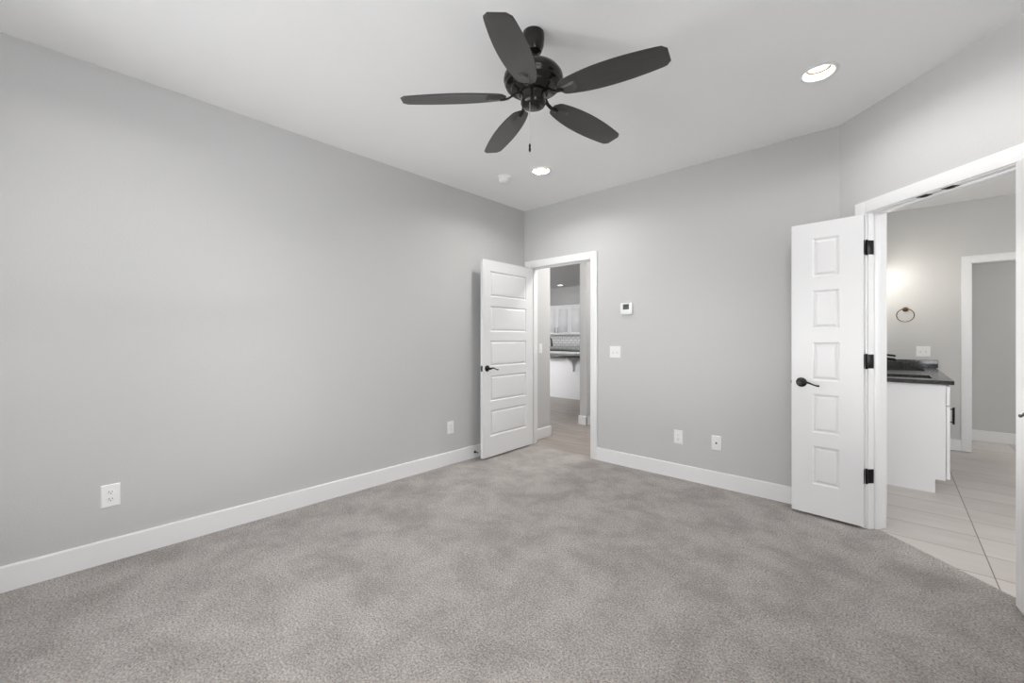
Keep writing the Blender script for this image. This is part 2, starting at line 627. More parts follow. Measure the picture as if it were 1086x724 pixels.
def baseboard(bm, origin, u, n, length, start=0.0, h=BBH):
    """flat board with an eased top edge, standing on the wall face"""
    prof = [(0, 0), (BBT, 0), (BBT, h - .006), (BBT - .005, h), (0, h)]
    fm = frame_mat(origin, u, n)
    a = [bm.verts.new(fm @ Vector((start, p[0], p[1]))) for p in prof]
    b = [bm.verts.new(fm @ Vector((length, p[0], p[1]))) for p in prof]
    for i in range(len(prof)):
        j = (i + 1) % len(prof)
        bm.faces.new((a[i], a[j], b[j], b[i]))
    bm.faces.new(a[::-1])
    bm.faces.new(b)
    bmesh.ops.recalc_face_normals(bm, faces=bm.faces)


CW, CT = 0.082, 0.017    # casing width and thickness


def bb(name, runs, label):
    bm = bmesh.new()
    for r in runs:
        baseboard(bm, *r)
    return struct(name, bm, M['trim'], label, 'baseboard')


bb('baseboard_left', [((0, RY), (0, 1), (1, 0), -RY)], 'white baseboard along the long bare wall')
bb('baseboard_back', [((OP1[1] + CW, 0), (1, 0), (0, -1), A.x - OP1[1] - CW)], 'white baseboard under the thermostat wall')
bb('baseboard_angled', [((A.x, A.y), ANG_U, ANG_N, OP2[0] - CW), ((A.x, A.y), ANG_U, ANG_N, ANG_LEN, OP2[1] + CW)], 'white baseboard at the diagonal wall behind the opened double doors')
bb('baseboard_right', [((RX, RY), (0, 1), (-1, 0), -0.96 - RY)], 'white baseboard out of view beside the camera')
bb('baseboard_rear', [((0, RY), (1, 0), (0, 1), RX)], 'white baseboard out of view behind the camera')
bb('baseboard_bath', [((3.62, BATH_Y), (1, 0), (0, -1), OP3[0] - CW - 3.62), ((OP3[1] + CW, BATH_Y), (1, 0), (0, -1), 1.3)], 'short white baseboard between vanity and closet doorway')
bb('baseboard_closet', [((3.6, CLOSET_Y), (1, 0), (0, -1), 2.4)], 'white baseboard seen through the far bathroom doorway')
bb('baseboard_hall', [((0.0, 0.135), (0, 1), (1, 0), HA + BBT - .135), ((-TH, HA), (1, 0), (0, 1), TH + BBT)],
   'white baseboard on the short hall wall with the switch')
bb('baseboard_stub', [((-TH - BBT, HB), (1, 0), (0, -1), TH + 2 * BBT), ((0.0, HB - BBT), (0, 1), (1, 0), 2.0)],
   'white baseboard wrapping the narrow hall wall end')

# ------------------------------------------------------------------ door trim (casings, jambs, stops)
def door_trim(origin, u, n, op, thick, stop_off, near_rev=True, far=True):
    """casing on both faces, jamb lining and stop for an opening op=(u0,u1); local v = 0 at the near wall face, negative into the wall"""
    bm = bmesh.new()
    u0, u1 = op
    z = OPZ
    faces = [(0.0, CT)]
    if far:
        faces.append((-thick - CT, -thick))
    for v0, v1 in faces:
        e = 0.004
        box(bm, u0 - CW, u0 - e, v0, v1, 0, z + CW, .003)
        box(bm, u1 + e, u1 + CW, v0, v1, 0, z + CW, .003)
        box(bm, u0 - e, u1 + e, v0, v1, z + e, z + CW, .003)
    # jamb lining
    box(bm, u0 - JT, u0, -thick, 0, 0, z + JT)
    box(bm, u1, u1 + JT, -thick, 0, 0, z + JT)
    box(bm, u0, u1, -thick, 0, z, z + JT)
    # stops
    if stop_off is not None:
        s0, s1 = stop_off
        box(bm, u0, u0 + .011, -s1, -s0, 0, z, .002)
        box(bm, u1 - .011, u1, -s1, -s0, 0, z, .002)
        box(bm, u0 + .011, u1 - .011, -s1, -s0, z - .011, z, .002)
    return xform(bm, frame_mat(origin, u, n))


struct('trim_1', door_trim((0, 0), (1, 0), (0, -1), OP1, TH, (.040, .075)), M['trim'],
       'white flat casing and jamb around the hall doorway', 'door trim')
t2 = struct('trim_2', door_trim((A.x, A.y), ANG_U, ANG_N, OP2, TH, (.040, .075)), M['trim'],
            'white casing and jamb around the bathroom double doorway', 'door trim')
struct('trim_3', door_trim((0, BATH_Y), (1, 0), (0, -1), OP3, 0.12, None), M['trim'],
       'white casing of the far doorway beyond the vanity', 'door trim')
# ball catch plates under the head of the double doorway
fm2 = frame_mat((A.x, A.y), ANG_U, ANG_N)
mid = (OP2[0] + OP2[1]) / 2
for s in (mid - .068, mid + .068):
    b = one_box(s - .030, s + .030, -.036, .001, OPZ - .0025, OPZ + .001, .001)
    box(b, s - .013, s + .013, -.030, -.008, OPZ - .006, OPZ - .002, .0015)
    xform(b, fm2)
    obj('catch_plate', b, M['black'], t2, label='black ball catch plate')

# ------------------------------------------------------------------ panelled doors
DH, DT = 2.032, 0.035
PANEL_Z = []
z = DH - 0.112
for i in range(5):
    PANEL_Z.append((z - 0.266, z))
    z -= 0.266 + 0.095


def panel_bm(u0, u1, z0, z1):
    """moulded panel on both faces: sloped sticking, flat groove, raised field"""
    bm = bmesh.new()
    steps = [(0.0, 0.0), (0.004, -0.0045), (0.010, -0.008), (0.016, -0.008), (0.028, -0.0015), (0.033, -0.001)]
    for side in (1, -1):
        y0 = DT / 2 * side
        prev = None
        for ins, dep in steps:
            y = y0 + dep * side
            ring = [bm.verts.new(p) for p in ((u0 + ins, y, z0 + ins), (u1 - ins, y, z0 + ins), (u1 - ins, y, z1 - ins), (u0 + ins, y, z1 - ins))]
            if prev:
                for k in range(4):
                    j = (k + 1) % 4
                    bm.faces.new((prev[k], prev[j], ring[j], ring[k]))
            prev = ring
        bm.faces.new(prev)
    bmesh.ops.recalc_face_normals(bm, faces=bm.faces)
    # outward facing on both sheets
    for f in bm.faces:
        if f.normal.y * f.calc_center_median().y < 0:
            f.normal_flip()
    return bm


def lever_parts(parent, u, zc, toward, side, mat):
    """rose, neck and curved lever on one face; toward = +-1 along u, side = +-1 face"""
    y = side * DT / 2
    rot = Matrix.Translation((u, y, zc)) @ Matrix.Rotation(R(-90 * side), 4, 'X')
    h = obj('door_handle', lathe_new([(0.0, 0.0), (.033, 0.0), (.033, .004), (.028, .009), (.016, .011), (.0125, .02), (.0115, .046), (.0125, .052), (.010, .058), (0.0, .059)], 28, rot), mat, parent, label='black lever handle')
    bm = bmesh.new()
    pts, rad = [], []
    for k in range(15):
        t = k / 14
        pts.append((u + toward * (.006 + .108 * t), y + side * (.049 + .004 * math.sin(t * PI)), zc + .006 * math.sin(t * 2 * PI * 0.9) - .012 * t * t))
        rad.append(.0095 - .0045 * min(1, t * 1.6) + (.0022 * max(0, t - .75) / .25))
    tube(bm, pts, rad, 10, squash=(1.0, .75))
    obj('lever', bm, mat, h, 60)


def hinge_parts(parent, sides_y, z_list, u_pin, y_pin, mat, lbl):
    for zc in z_list:
        bm = bmesh.new()
        lathe(bm, [(0, zc - .048), (.0035, zc - .048), (.0062, zc - .044), (.0062, zc + .044), (.0035, zc + .048), (0, zc + .048)], 14, Matrix.Translation((u_pin, y_pin, 0)))
        obj('hinge', bm, mat, parent, label=lbl)


def make_door(name, width, loc, ang_dir, label, lever_z, side_visible, pin_y, stile, latch=True):
    """door leaf hinged at its local u = 0 edge; local x runs along the leaf; leaf centred on local y = 0"""
    root = thing(name, label, 'door', (loc[0], loc[1], 0.020), math.atan2(ang_dir[1], ang_dir[0]), kind='structure')
    us = (stile, width - stile)
    holes = [(us[0], us[1], a, b) for a, b in PANEL_Z]
    bm = wall_bm((0, DT / 2), (1, 0), (0, 1), width, DH, DT, holes)
    obj('leaf', bm, M['door'], root)
    for a, b in PANEL_Z:
        obj('door_panel', panel_bm(us[0], us[1], a, b), M['door'], root, 12)
    for sd in (1, -1):
        lever_parts(root, width - .060, lever_z, -1, sd, M['black'])
    b = one_box(width - .0005, width + .0012, -.0125, .0125, lever_z - .029, lever_z + .029, .0004)
    box(b, width, width + .008, -.007, .006, lever_z - .012, lever_z + .010, .003)
    if latch:
        obj('latch_plate', b, M['black'], root)
    return root


# hall door, swung open into the bedroom against the long wall
hd = make_door('door_1', 0.806, (0.1225, -0.026), (0.030, -1.0), 'white five panel hall door standing open by the long bare wall', 0.915, 1, 0, 0.108)
hinge_parts(hd, None, (0.27, 1.02, 1.80), -.004, -DT / 2 - .004, M['trim'], None)
# double doors of the bathroom, swung into the bedroom
ld_hinge = Vector(ang(OP2[0] - 0.000, 0.022))
th = R(40)
d1 = -ANG_U * math.cos(th) + ANG_N * math.sin(th)
dl = make_door('door_2', 0.400, ld_hinge + ANG_N * .006, d1, 'narrow white five panel door leaf open in front of the thermostat wall', 0.915, 1, 0, 0.125)
th2 = R(38)
rd_hinge = Vector(ang(OP2[1] + .000, 0.022))
d2 = ANG_U * math.cos(th2) + ANG_N * math.sin(th2)
dr = make_door('door_3', 0.400, rd_hinge + ANG_N * .006, d2, 'matching white door leaf cut off at the photo edge by the tiled doorway', 0.915, 1, 0, 0.125)


def butt_hinges(parent, jamb_s, facing, label):
    """black butt hinges: knuckle at the leaf edge and a rounded leaf plate let into the jamb face"""
    inv = Matrix.Translation(parent.location) @ Matrix.Rotation(parent.rotation_euler.z, 4, 'Z')
    inv = inv.inverted()
    for zc in (0.345, 1.095, 1.84):
        bm = bmesh.new()
        # plate on the jamb
        s0, s1 = sorted((jamb_s, jamb_s + facing * .0025))
        t = one_box(s0, s1, -.036, .004, zc - .046, zc + .046, .0008)
        merge(bm, t)
        lathe(bm, [(0, zc - .050), (.004, zc - .050), (.0068, zc - .046), (.0068, zc + .046), (.004, zc + .050), (0, zc + .050)], 14, Matrix.Translation((jamb_s + facing * .001, .0105, 0)))
        # plate on the door edge
        xform(bm, fm2)
        xform(bm, inv)
        t = one_box(-.0022, .0004, -.016, .016, zc - .020 - .046, zc - .020 + .046, .0006)
        merge(bm, t)
        obj('hinge', bm, M['black'], parent, label=label)


butt_hinges(dl, OP2[0], 1, 'black butt hinge')
butt_hinges(dr, OP2[1], -1, 'black butt hinge')


# ------------------------------------------------------------------ windows out of the photo's view
def window(name, origin, u, n, w, z0, z1, label):
    root = thing(name, label, 'window', origin, math.atan2(u[1], u[0]), kind='structure')
    bm = bmesh.new()
    y0, y1 = -.09, -.03
    f = .05
    box(bm, 0, f, y0, y1, z0, z1, .004)
    box(bm, w - f, w, y0, y1, z0, z1, .004)
    box(bm, f, w - f, y0, y1, z0, z0 + f, .004)
    box(bm, f, w - f, y0, y1, z1 - f, z1, .004)
    obj('window_frame', bm, M['trim'], root)
    zm, zt = 1.50, 2.04
    obj('meeting_rail', one_box(f, w - f, y0, y1, zm - .06, zm + .06, .004), M['trim'], root)
    obj('transom_bar', one_box(f, w - f, y0, y1, zt - .08, zt + .08, .004), M['trim'], root)
    obj('window_sill', one_box(-.04, w + .04, -.03, .05, z0 - .03, z0, .004), M['trim'], root)
    g = bmesh.new()
    box(g, f, w - f, -.062, -.058, z0 + f, zm - .06)
    box(g, f, w - f, -.062, -.058, zm + .06, zt - .08)
    box(g, f, w - f, -.062, -.058, zt + .08, z1 - f)
    obj('glass', g, M['glass'], root)


window('window_1', (RX, WIN_R[1], 0), (0, -1), (-1, 0), WIN_R[1] - WIN_R[0], WIN_R[2], WIN_R[3], 'white sash window beside the camera out of view')
# local frame: x along the wall, y towards the outside is negative
bpy.data.objects['window_1'].rotation_euler.z = R(90)
bpy.data.objects['window_1'].location = (RX, WIN_R[0], 0)
window('window_2', (WIN_B[1], RY, 0), (-1, 0), (0, 1), WIN_B[1] - WIN_B[0], WIN_B[2], WIN_B[3], 'white sash window behind the camera out of view')
bpy.data.objects['window_2'].rotation_euler.z = 0
bpy.data.objects['window_2'].location = (WIN_B[0], RY, 0)

# ------------------------------------------------------------------ ceiling fan
FX, FY = 1.920, -2.150
fan = thing('ceiling_fan', 'dark bronze five blade ceiling fan with pull chain in the middle of the ceiling', 'ceiling fan', (FX, FY, 0))
obj('canopy', lathe_new([(0, H), (.053, H), (.055, H - .006), (.0545, H - .035), (.050, H - .068), (.040, H - .092), (.020, H - .104), (0, H - .105)], 36), M['bronze'], fan)
obj('downrod', lathe_new([(0, 2.60), (.016, 2.60), (.016, H - .10), (0, H - .10)], 20), M['bronze'], fan)
obj('motor_housing', lathe_new([(0, 2.612), (.026, 2.612), (.030, 2.600), (.062, 2.592), (.102, 2.574), (.130, 2.556), (.144, 2.536), (.147, 2.520), (.143, 2.506), (.139, 2.502), (.136, 2.490), (.118, 2.478), (.112, 2.477), (.108, 2.470), (.080, 2.462), (.074, 2.455), (0, 2.455)], 48), M['bronze'], fan)
obj('switch_housing', lathe_new([(0, 2.460), (.062, 2.460), (.064, 2.448), (.060, 2.436), (.058, 2.419), (.062, 2.415), (.062, 2.404), (.056, 2.394), (.035, 2.387), (0, 2.386)], 40), M['bronze'], fan)


def blade_bm():
    """blade lying along +x, root at .20, tip at .66; thin board with a leaf outline and blunt tip"""
    outline = []
    r0, r1 = .135, .642
    N = 26
    half = []
    for k in range(N + 1):
        t = k / N
        # half width along the blade
        w = .034 + .036 * math.sin(PI * min(1, (t ** .82) * 0.93)) ** .85 + .010 * t
        if t < .06:
            w *= math.sqrt(max(0.0, 1 - ((.06 - t) / .06) ** 2)) * .55 + .45
        if t > .94:
            q = (t - .94) / .06
            w *= .66 + .34 * math.sqrt(max(0, 1 - q * q))
        half.append((r0 + (r1 - r0) * t, w))
    up = [(x, w) for x, w in half]
    dn = [(x, -w) for x, w in half][::-1]
    pts = up + dn
    bm = bmesh.new()
    vs = [bm.verts.new((x, y, 0)) for x, y in pts]
    f = bm.faces.new(vs)
    ret = bmesh.ops.extrude_face_region(bm, geom=[f])
    for v in [g for g in ret['geom'] if isinstance(g, bmesh.types.BMVert)]:
        v.co.z = .006
    bmesh.ops.recalc_face_normals(bm, faces=bm.faces)
    eds = [e for e in bm.edges if len(e.link_faces) == 2 and e.calc_face_angle(0) > R(60) and abs(e.verts[0].co.z - e.verts[1].co.z) < 1e-5]
    bmesh.ops.bevel(bm, geom=eds, offset=.0018, segments=2, affect='EDGES')
    return bm


def iron_bm():
    """blade iron: arm from the motor, dropping to the blade, ending in a tongue under the blade root"""
    bm = bmesh.new()
    tube(bm, [(.060, 0, .024), (.085, 0, .020), (.105, .004, .006), (.125, .003, -.004), (.145, 0, -.007), (.165, 0, -.008)], [.011, .010, .009, .009, .010, .011], 10, squash=(.55, 1.1))
    return bm


def medallion_bm():
    """tongue plate screwed beneath the blade root: tapering, with a rounded raised end"""
    bm = bmesh.new()
    prof = []
    N = 12
    up = []
    for k in range(N + 1):
        t = k / N
        w = .013 + .014 * t
        if t > .8:
            w *= math.sqrt(max(0, 1 - ((t - .8) / .2) ** 2)) * .75 + .25
        up.append((.150 + .085 * t, w))
    pts = up + [(x, -w) for x, w in up[::-1]]
    vs = [bm.verts.new((x, y, 0)) for x, y in pts]
    f = bm.faces.new(vs)
    ret = bmesh.ops.extrude_face_region(bm, geom=[f])
    for v in [g for g in ret['geom'] if isinstance(g, bmesh.types.BMVert)]:
        v.co.z = -.010
        v.co.x = .193 + (v.co.x - .193) * .82
        v.co.y *= .72
    bmesh.ops.recalc_face_normals(bm, faces=bm.faces)
    return bm


PITCH = R(-10.5)
TILT = Matrix.Rotation(R(2.8), 4, Vector((math.cos(R(42.6)), math.sin(R(42.6)), 0)))   # the fan hangs a little out of level
BASE = -32.5 + 42.6
blade_me = iron_me = None
for k in range(5):
    a = R(BASE + 72 * k)
    mtx = Matrix.Rotation(a, 4, 'Z')
    droop = Matrix.Rotation(R(0.8 if k == 0 else 3.5), 4, 'Y')     # blades sag a little, one less than the rest
    pit = Matrix.Translation((0, 0, 2.437)) @ TILT @ mtx @ droop @ Matrix.Rotation(PITCH, 4, 'X')
    if k == 0:
        bl = obj('blade', blade_bm(), M['blade'], fan)
        ir = obj('blade_iron', iron_bm(), M['bronze'], fan, 50)
        md = obj('tongue_plate', medallion_bm(), M['blade'], ir, 40)
    else:
        bl, ir, md2 = bl.copy(), ir.copy(), md.copy()
        for o in (bl, ir, md2):
            COL.objects.link(o)
        md2.parent = ir
    bl.matrix_local = pit
    ir.matrix_local = pit
# pull chain: beads from the switch housing down to a small pendant
bm = bmesh.new()
cz = 2.390
CX = -.020
while cz > 2.190:
    lathe(bm, [(0, cz), (.0014, cz - .0008), (.0019, cz - .0022), (.0014, cz - .0036), (0, cz - .0046)], 8, Matrix.Translation((0, 0, 0)))
    cz -= .0047
chain = obj('pull_chain', bm, M['steel'], fan)
chain.location = (.013, -.042, 0)
pend = obj('chain_pendant', lathe_new([(0, 2.190), (.0032, 2.188), (.0052, 2.180), (.0045, 2.168), (.0060, 2.160), (.0040, 2.150), (0, 2.149)], 14), M['black'], chain)


# ------------------------------------------------------------------ recessed lights
def recessed(loc, label, group, power):
    root = thing('recessed_light', label, 'ceiling light', (loc[0], loc[1], H), group=group)
    obj('trim_ring', lathe_new([(.066, .004), (.094, .001), (.095, -.003), (.090, -.007), (.080, -.008), (.072, -.004), (.067, .002), (.066, .004)], 40, cap=False), M['plastic'], root)
    obj('baffle', lathe_new([(.068, .001), (.063, .024), (.063, .040), (.078, .040), (.080, .0)], 40, cap=False), M['baffle'], root)
    obj('lens_ring', lathe_new([(.0520, .0275), (.0625, .0275), (.0625, .0290), (.0520, .0290)], 36, cap=False), M['lens_rim'], root)
    obj('lens', lathe_new([(0, .0295), (.0625, .0295), (.0625, .036), (0, .036)], 36), M['lens'], root)
    l = bpy.data.lights.new('lamp', 'AREA')
    l.shape = 'DISK'
    l.size = .100
    l.energy = power
    l.color = (1.0, .985, .965)
    o = bpy.data.objects.new('recessed_lamp', l)
    o.location = (loc[0], loc[1], H + .0255)
    COL.objects.link(o)
    return root


RL = 11
recessed(LIGHTS[0], 'lit round recessed ceiling light beside the smoke detector', 'recessed lights', RL)
recessed(LIGHTS[1], 'lit round recessed ceiling light above the bathroom double doors', 'recessed lights', 4)
recessed(LIGHTS[2], 'recessed ceiling light out of view towards the rear window', 'recessed lights', 6)
recessed(LIGHTS[3], 'recessed ceiling light out of view over the camera', 'recessed lights', 18)
recessed(KL, 'tiny recessed light in the dim kitchen ceiling above the cabinets', 'kitchen recessed lights', 1)

# smoke detector
sd = thing('smoke_detector', 'small round white smoke detector on the ceiling near the corner', 'smoke detector', (.553, -.92, H))
obj('base_ring', lathe_new([(0, 0), (.068, 0), (.068, -.010), (.064, -.014), (0, -.014)], 36), M['plastic'], sd)
obj('dome_cover', lathe_new([(0, -.013), (.056, -.013), (.056, -.030), (.051, -.046), (.040, -.054), (0, -.056)], 36), M['plastic'], sd)
obj('test_button', lathe_new([(0, -.052), (.010, -.052), (.010, -.0575), (0, -.058)], 20, Matrix.Translation((.016, -.012, 0))), M['plastic'], sd)


# ------------------------------------------------------------------ wall plates
def wall_rot(n):
    """rotation about z so that local -y points along n (out of the wall)"""
    return math.atan2(n[1], n[0]) + PI / 2


def plate_bm(w, h, t=.006):
    bm = bmesh.new()
    steps = [(0, 0), (0, t * .45), (.0035, t)]
    prev = None
    for ins, d in steps:
        ring = [bm.verts.new(p) for p in ((-w / 2 + ins, -d, -h / 2 + ins), (w / 2 - ins, -d, -h / 2 + ins), (w / 2 - ins, -d, h / 2 - ins), (-w / 2 + ins, -d, h / 2 - ins))]
        if prev:
            for k in range(4):
                j = (k + 1) % 4
                bm.faces.new((prev[k], prev[j], ring[j], ring[k]))
        else:
            bm.faces.new(ring[::-1])
        prev = ring
    bm.faces.new(prev)
    bmesh.ops.recalc_face_normals(bm, faces=bm.faces)
    return bm


def receptacle(parent, zc, face=True):
    """one outlet face with two blade slots and a round ground hole"""
    rot = Matrix.Translation((0, -.0055, zc)) @ Matrix.Rotation(R(90), 4, 'X') @ Matrix.Diagonal((1.0, .82, 1, 1))
    f = obj('outlet_face', lathe_new([(0, 0), (.0178, 0), (.0178, .0018), (.0165, .0026), (0, .0026)], 24, rot), M['plastic'], parent)
    bm = bmesh.new()
    y0, y1 = -.0087, -.0075
    box(bm, -.0078, -.0050, y0, y1, zc - .002, zc + .0075)
    box(bm, .0050, .0078, y0, y1, zc - .001, zc + .0065)
    lathe(bm, [(0, 0), (.0026, 0), (.0026, .001), (0, .001)], 12, Matrix.Translation((0, -.0076, zc - .0075)) @ Matrix.Rotation(R(90), 4, 'X'))
    obj('slot', bm, M['slot'], f)


def screw(parent, x, zc):
    obj('screw', lathe_new([(0, 0), (.0032, 0), (.0028, .0012), (0, .0014)], 12, Matrix.Translation((x, -.0058, zc)) @ Matrix.Rotation(R(90), 4, 'X')), M['plastic'], parent)


def outlet(loc, n, label, w=.080, h=.124):
    root = thing('wall_outlet', label, 'outlet', loc, wall_rot(n), group='low wall plates')
    obj('cover_plate', plate_bm(w, h), M['plastic'], root)
    receptacle(root, .0195)
    receptacle(root, -.0195)
    screw(root, 0, 0)
    return root


def decora_outlet(loc, n, label, w=.078, h=.120):
    root = thing('wall_outlet', label, 'outlet', loc, wall_rot(n), group='low wall plates')
    obj('cover_plate', plate_bm(w, h), M['plastic'], root)
    f = obj('outlet_face', one_box(-.0168, .0168, -.0085, -.005, -.034, .034, .0012), M['plastic'], root)
    bm = bmesh.new()
    for zc in (.018, -.018):
        box(bm, -.0078, -.0055, -.0091, -.008, zc - .002, zc + .006)
        box(bm, .0055, .0078, -.0091, -.008, zc - .002, zc + .006)
        box(bm, -.002, .002, -.0091, -.008, zc - .011, zc - .007)
    obj('slot', bm, M['slot'], f)
    return root


def switch(loc, n, gangs, label, rocker=True, h=.118):
    w = .072 + .046 * (gangs - 1)
    root = thing('light_switch', label, 'light switch', loc, wall_rot(n), group='light switches')
    obj('cover_plate', plate_bm(w, h), M['plastic'], root)
    for g in range(gangs):
        x = (g - (gangs - 1) / 2) * .046
        obj('toggle', one_box(x - .0045, x + .0045, -.016, -.005, -.002, .011, .0015) if not rocker else one_box(x - .0165, x + .0165, -.0088, -.005, -.033, .033, .0015), M['plastic'], root)
        if not rocker:
            b = one_box(x - .0055, x + .0055, -.0066, -.005, -.0125, .0125, .0003)
            obj('toggle_slot', b, M['steel'], root)
            screw(root, x, .030)
            screw(root, x, -.030)
    return root


outlet((0, -3.54, .368), (1, 0), 'white duplex outlet low on the long bare wall, its slots visible')
decora_outlet((0, -1.118, .363), (1, 0), 'small white outlet low on the long wall just before the open hall door')
decora_outlet((1.8175, 0, .367), (0, -1), 'white outlet plate below the light switch, nearer the hall doorway')
cj = thing('coax_wall_plate', 'white cable jack plate with one dark hole, nearer the bathroom doors', 'wall plate', (2.134, 0, .366), 0, group='low wall plates')
obj('cover_plate', plate_bm(.078, .122), M['plastic'], cj)
obj('coax_jack', lathe_new([(0, 0), (.0075, 0), (.0075, .002), (.0048, .003), (.0048, .010), (.0020, .010), (.0018, .004), (0, .004)], 16, Matrix.Translation((0, -.0058, 0)) @ Matrix.Rotation(R(90), 4, 'X')), M['black'], cj)
screw(cj, 0, .042)
screw(cj, 0, -.042)
switch((1.194, 0, 1.108), (0, -1), 2, 'white double toggle switch plate beneath the thermostat', rocker=False)
switch((0.0, .30, 1.115), (1, 0), 1, 'white switch plate on the short hall wall past the open door', rocker=True)
switch((3.48, BATH_Y, 1.092), (0, -1), 2, 'white double switch plate above the vanity side splash', rocker=False)

th_ = thing('thermostat', 'white square thermostat with a small grey display', 'thermostat', (1.322, 0, 1.532), 0)
obj('housing', one_box(-.060, .060, -.026, 0, -.056, .056, .006, seg=3), M['plastic'], th_)
obj('display', one_box(-.032, .032, -.0275, -.025, -.008, .042, .001), M['screen'], th_)
obj('button', one_box(-.018, .018, -.0275, -.025, -.036, -.026, .0008), M['plastic'], th_)

# spring door stop on the long wall's baseboard
ds = thing('door_stop', 'small black door stop on the baseboard behind the open hall door', 'door stop', (BBT, -.805, .060), 0)
rx = Matrix.Rotation(R(90), 4, 'Y')
obj('stop_base', lathe_new([(0, 0), (.013, 0), (.012, .005), (.006, .009), (0, .009)], 20, rx), M['black'], ds)
obj('stop_rod', lathe_new([(0, .006), (.0045, .006), (.0045, .060), (0, .060)], 14, rx), M['black'], ds)
obj('stop_tip', lathe_new([(0, .058), (.008, .058), (.009, .064), (.007, .072), (0, .073)], 16, rx), M['plastic'], ds)

# ------------------------------------------------------------------ bathroom: vanity, worktop, towel ring, lamp
VY0, VY1 = 1.06, BATH_Y
VX0, VX1 = 3.0, 3.537
KICK = .105
CTB, CTT = .876, .907
van = thing('vanity_cabinet', 'long white bathroom vanity cabinet seen end on with a toe kick', 'vanity', (0, 0, 0))
bm = bmesh.new()
# carcass of two end panels cut out for the toe kick, back, bottom, kick board and front rails
prof = [(VX0 + .002, -.006), (VX1 - .060, -.006), (VX1 - .060, KICK), (VX1, KICK), (VX1, CTB - .0005), (VX0 + .002, CTB - .0005)]
for ya, yb in ((VY0, VY0 + .018), (VY1 - .020, VY1 - .002)):
    a = [bm.verts.new((x, ya, zz)) for x, zz in prof]
    b = [bm.verts.new((x, yb, zz)) for x, zz in prof]
    for i in range(len(prof)):
        j = (i + 1) % len(prof)
        bm.faces.new((a[i], a[j], b[j], b[i]))
    bm.faces.new(a[::-1])
    bm.faces.new(b)
bmesh.ops.recalc_face_normals(bm, faces=bm.faces)
box(bm, VX0 + .002, VX0 + .012, VY0 + .018, VY1 - .020, KICK, .740)
box(bm, VX0 + .012, VX1, VY0 + .018, VY1 - .020, KICK, KICK + .018)
box(bm, VX1 - .075, VX1 - .060, VY0 + .018, VY1 - .020, -.006, KICK)
box(bm, VX1 - .020, VX1, VY0 + .018, VY1 - .020, .690, .712)
box(bm, VX1 - .020, VX1, VY0 + .018, VY1 - .020, CTB - .02, CTB - .0005)
for k in (1, 2, 3):
    yk = VY0 + (VY1 - VY0) * k / 4
    box(bm, VX1 - .020, VX1, yk - .02, yk + .02, KICK + .018, CTB - .02)
obj('carcass', bm, M['cabinet'], van)


def shaker(x, y0, y1, z0, z1, t=.020):
    """shaker front facing +x: frame with a recessed centre"""
    bm = bmesh.new()
    f = .055 if z1 - z0 > .25 else .035
    box(bm, x, x + t, y0, y0 + f, z0, z1, .0015)
    box(bm, x, x + t, y1 - f, y1, z0, z1, .0015)
    box(bm, x, x + t, y0 + f, y1 - f, z0, z0 + f, .0015)
    box(bm, x, x + t, y0 + f, y1 - f, z1 - f, z1, .0015)
    box(bm, x, x + t - .008, y0 + f, y1 - f, z0 + f, z1 - f)
    return bm


def pull_bm(p, axis, length, out, stand=.03, rad=.0055):
    """bar pull: two posts and a bar; p = centre on the face, axis and out are unit vectors"""
    p, axis, out = Vector(p), Vector(axis), Vector(out)
    bm = bmesh.new()
    tube(bm, [p - axis * length / 2 + out * stand, p + axis * length / 2 + out * stand], rad, 10)
    for s in (-.38, .38):
        tube(bm, [p + axis * length * s, p + axis * length * s + out * stand], .0045, 10)
    return bm


n_d = 4
span = (VY1 - VY0 - .02) / n_d
for k in range(n_d):
    y0 = VY0 + .006 + k * span
    y1 = y0 + span - .004
    d = obj('drawer', shaker(VX1 + .003, y0, y1, .705, .862), M['cabinet'], van)
    d = obj('cabinet_door', shaker(VX1 + .003, y0, y1, .118, .697), M['cabinet'], van)
    hy = y0 + .035 if k % 2 == 0 else y1 - .035
    obj('handle', pull_bm((VX1 + .023, hy, .625), (0, 0, 1), .135, (1, 0, 0), .022, .0075), M['black'], d, label='black bar pull')

ct = thing('vanity_worktop', 'speckled black granite vanity top with two sink cutouts', 'countertop', (0, 0, 0))
CY0, CX1 = 1.035, 3.582
sinks = [(1.22, 1.62), (2.30, 2.70)]
SX0, SX1 = 3.13, 3.468
xs = [3.0, SX0, SX1, CX1]
ys = [CY0, sinks[0][0], sinks[0][1], sinks[1][0], sinks[1][1], BATH_Y]
bm = bmesh.new()
# slab with two rectangular holes: reuse the wall builder in plan, then lay it flat
bm = wall_bm((0, 0), (1, 0), (0, 1), CX1 - 3.0, BATH_Y - CY0, CTT - CTB, [(SX0 - 3.0, SX1 - 3.0, s[0] - CY0, s[1] - CY0) for s in sinks])
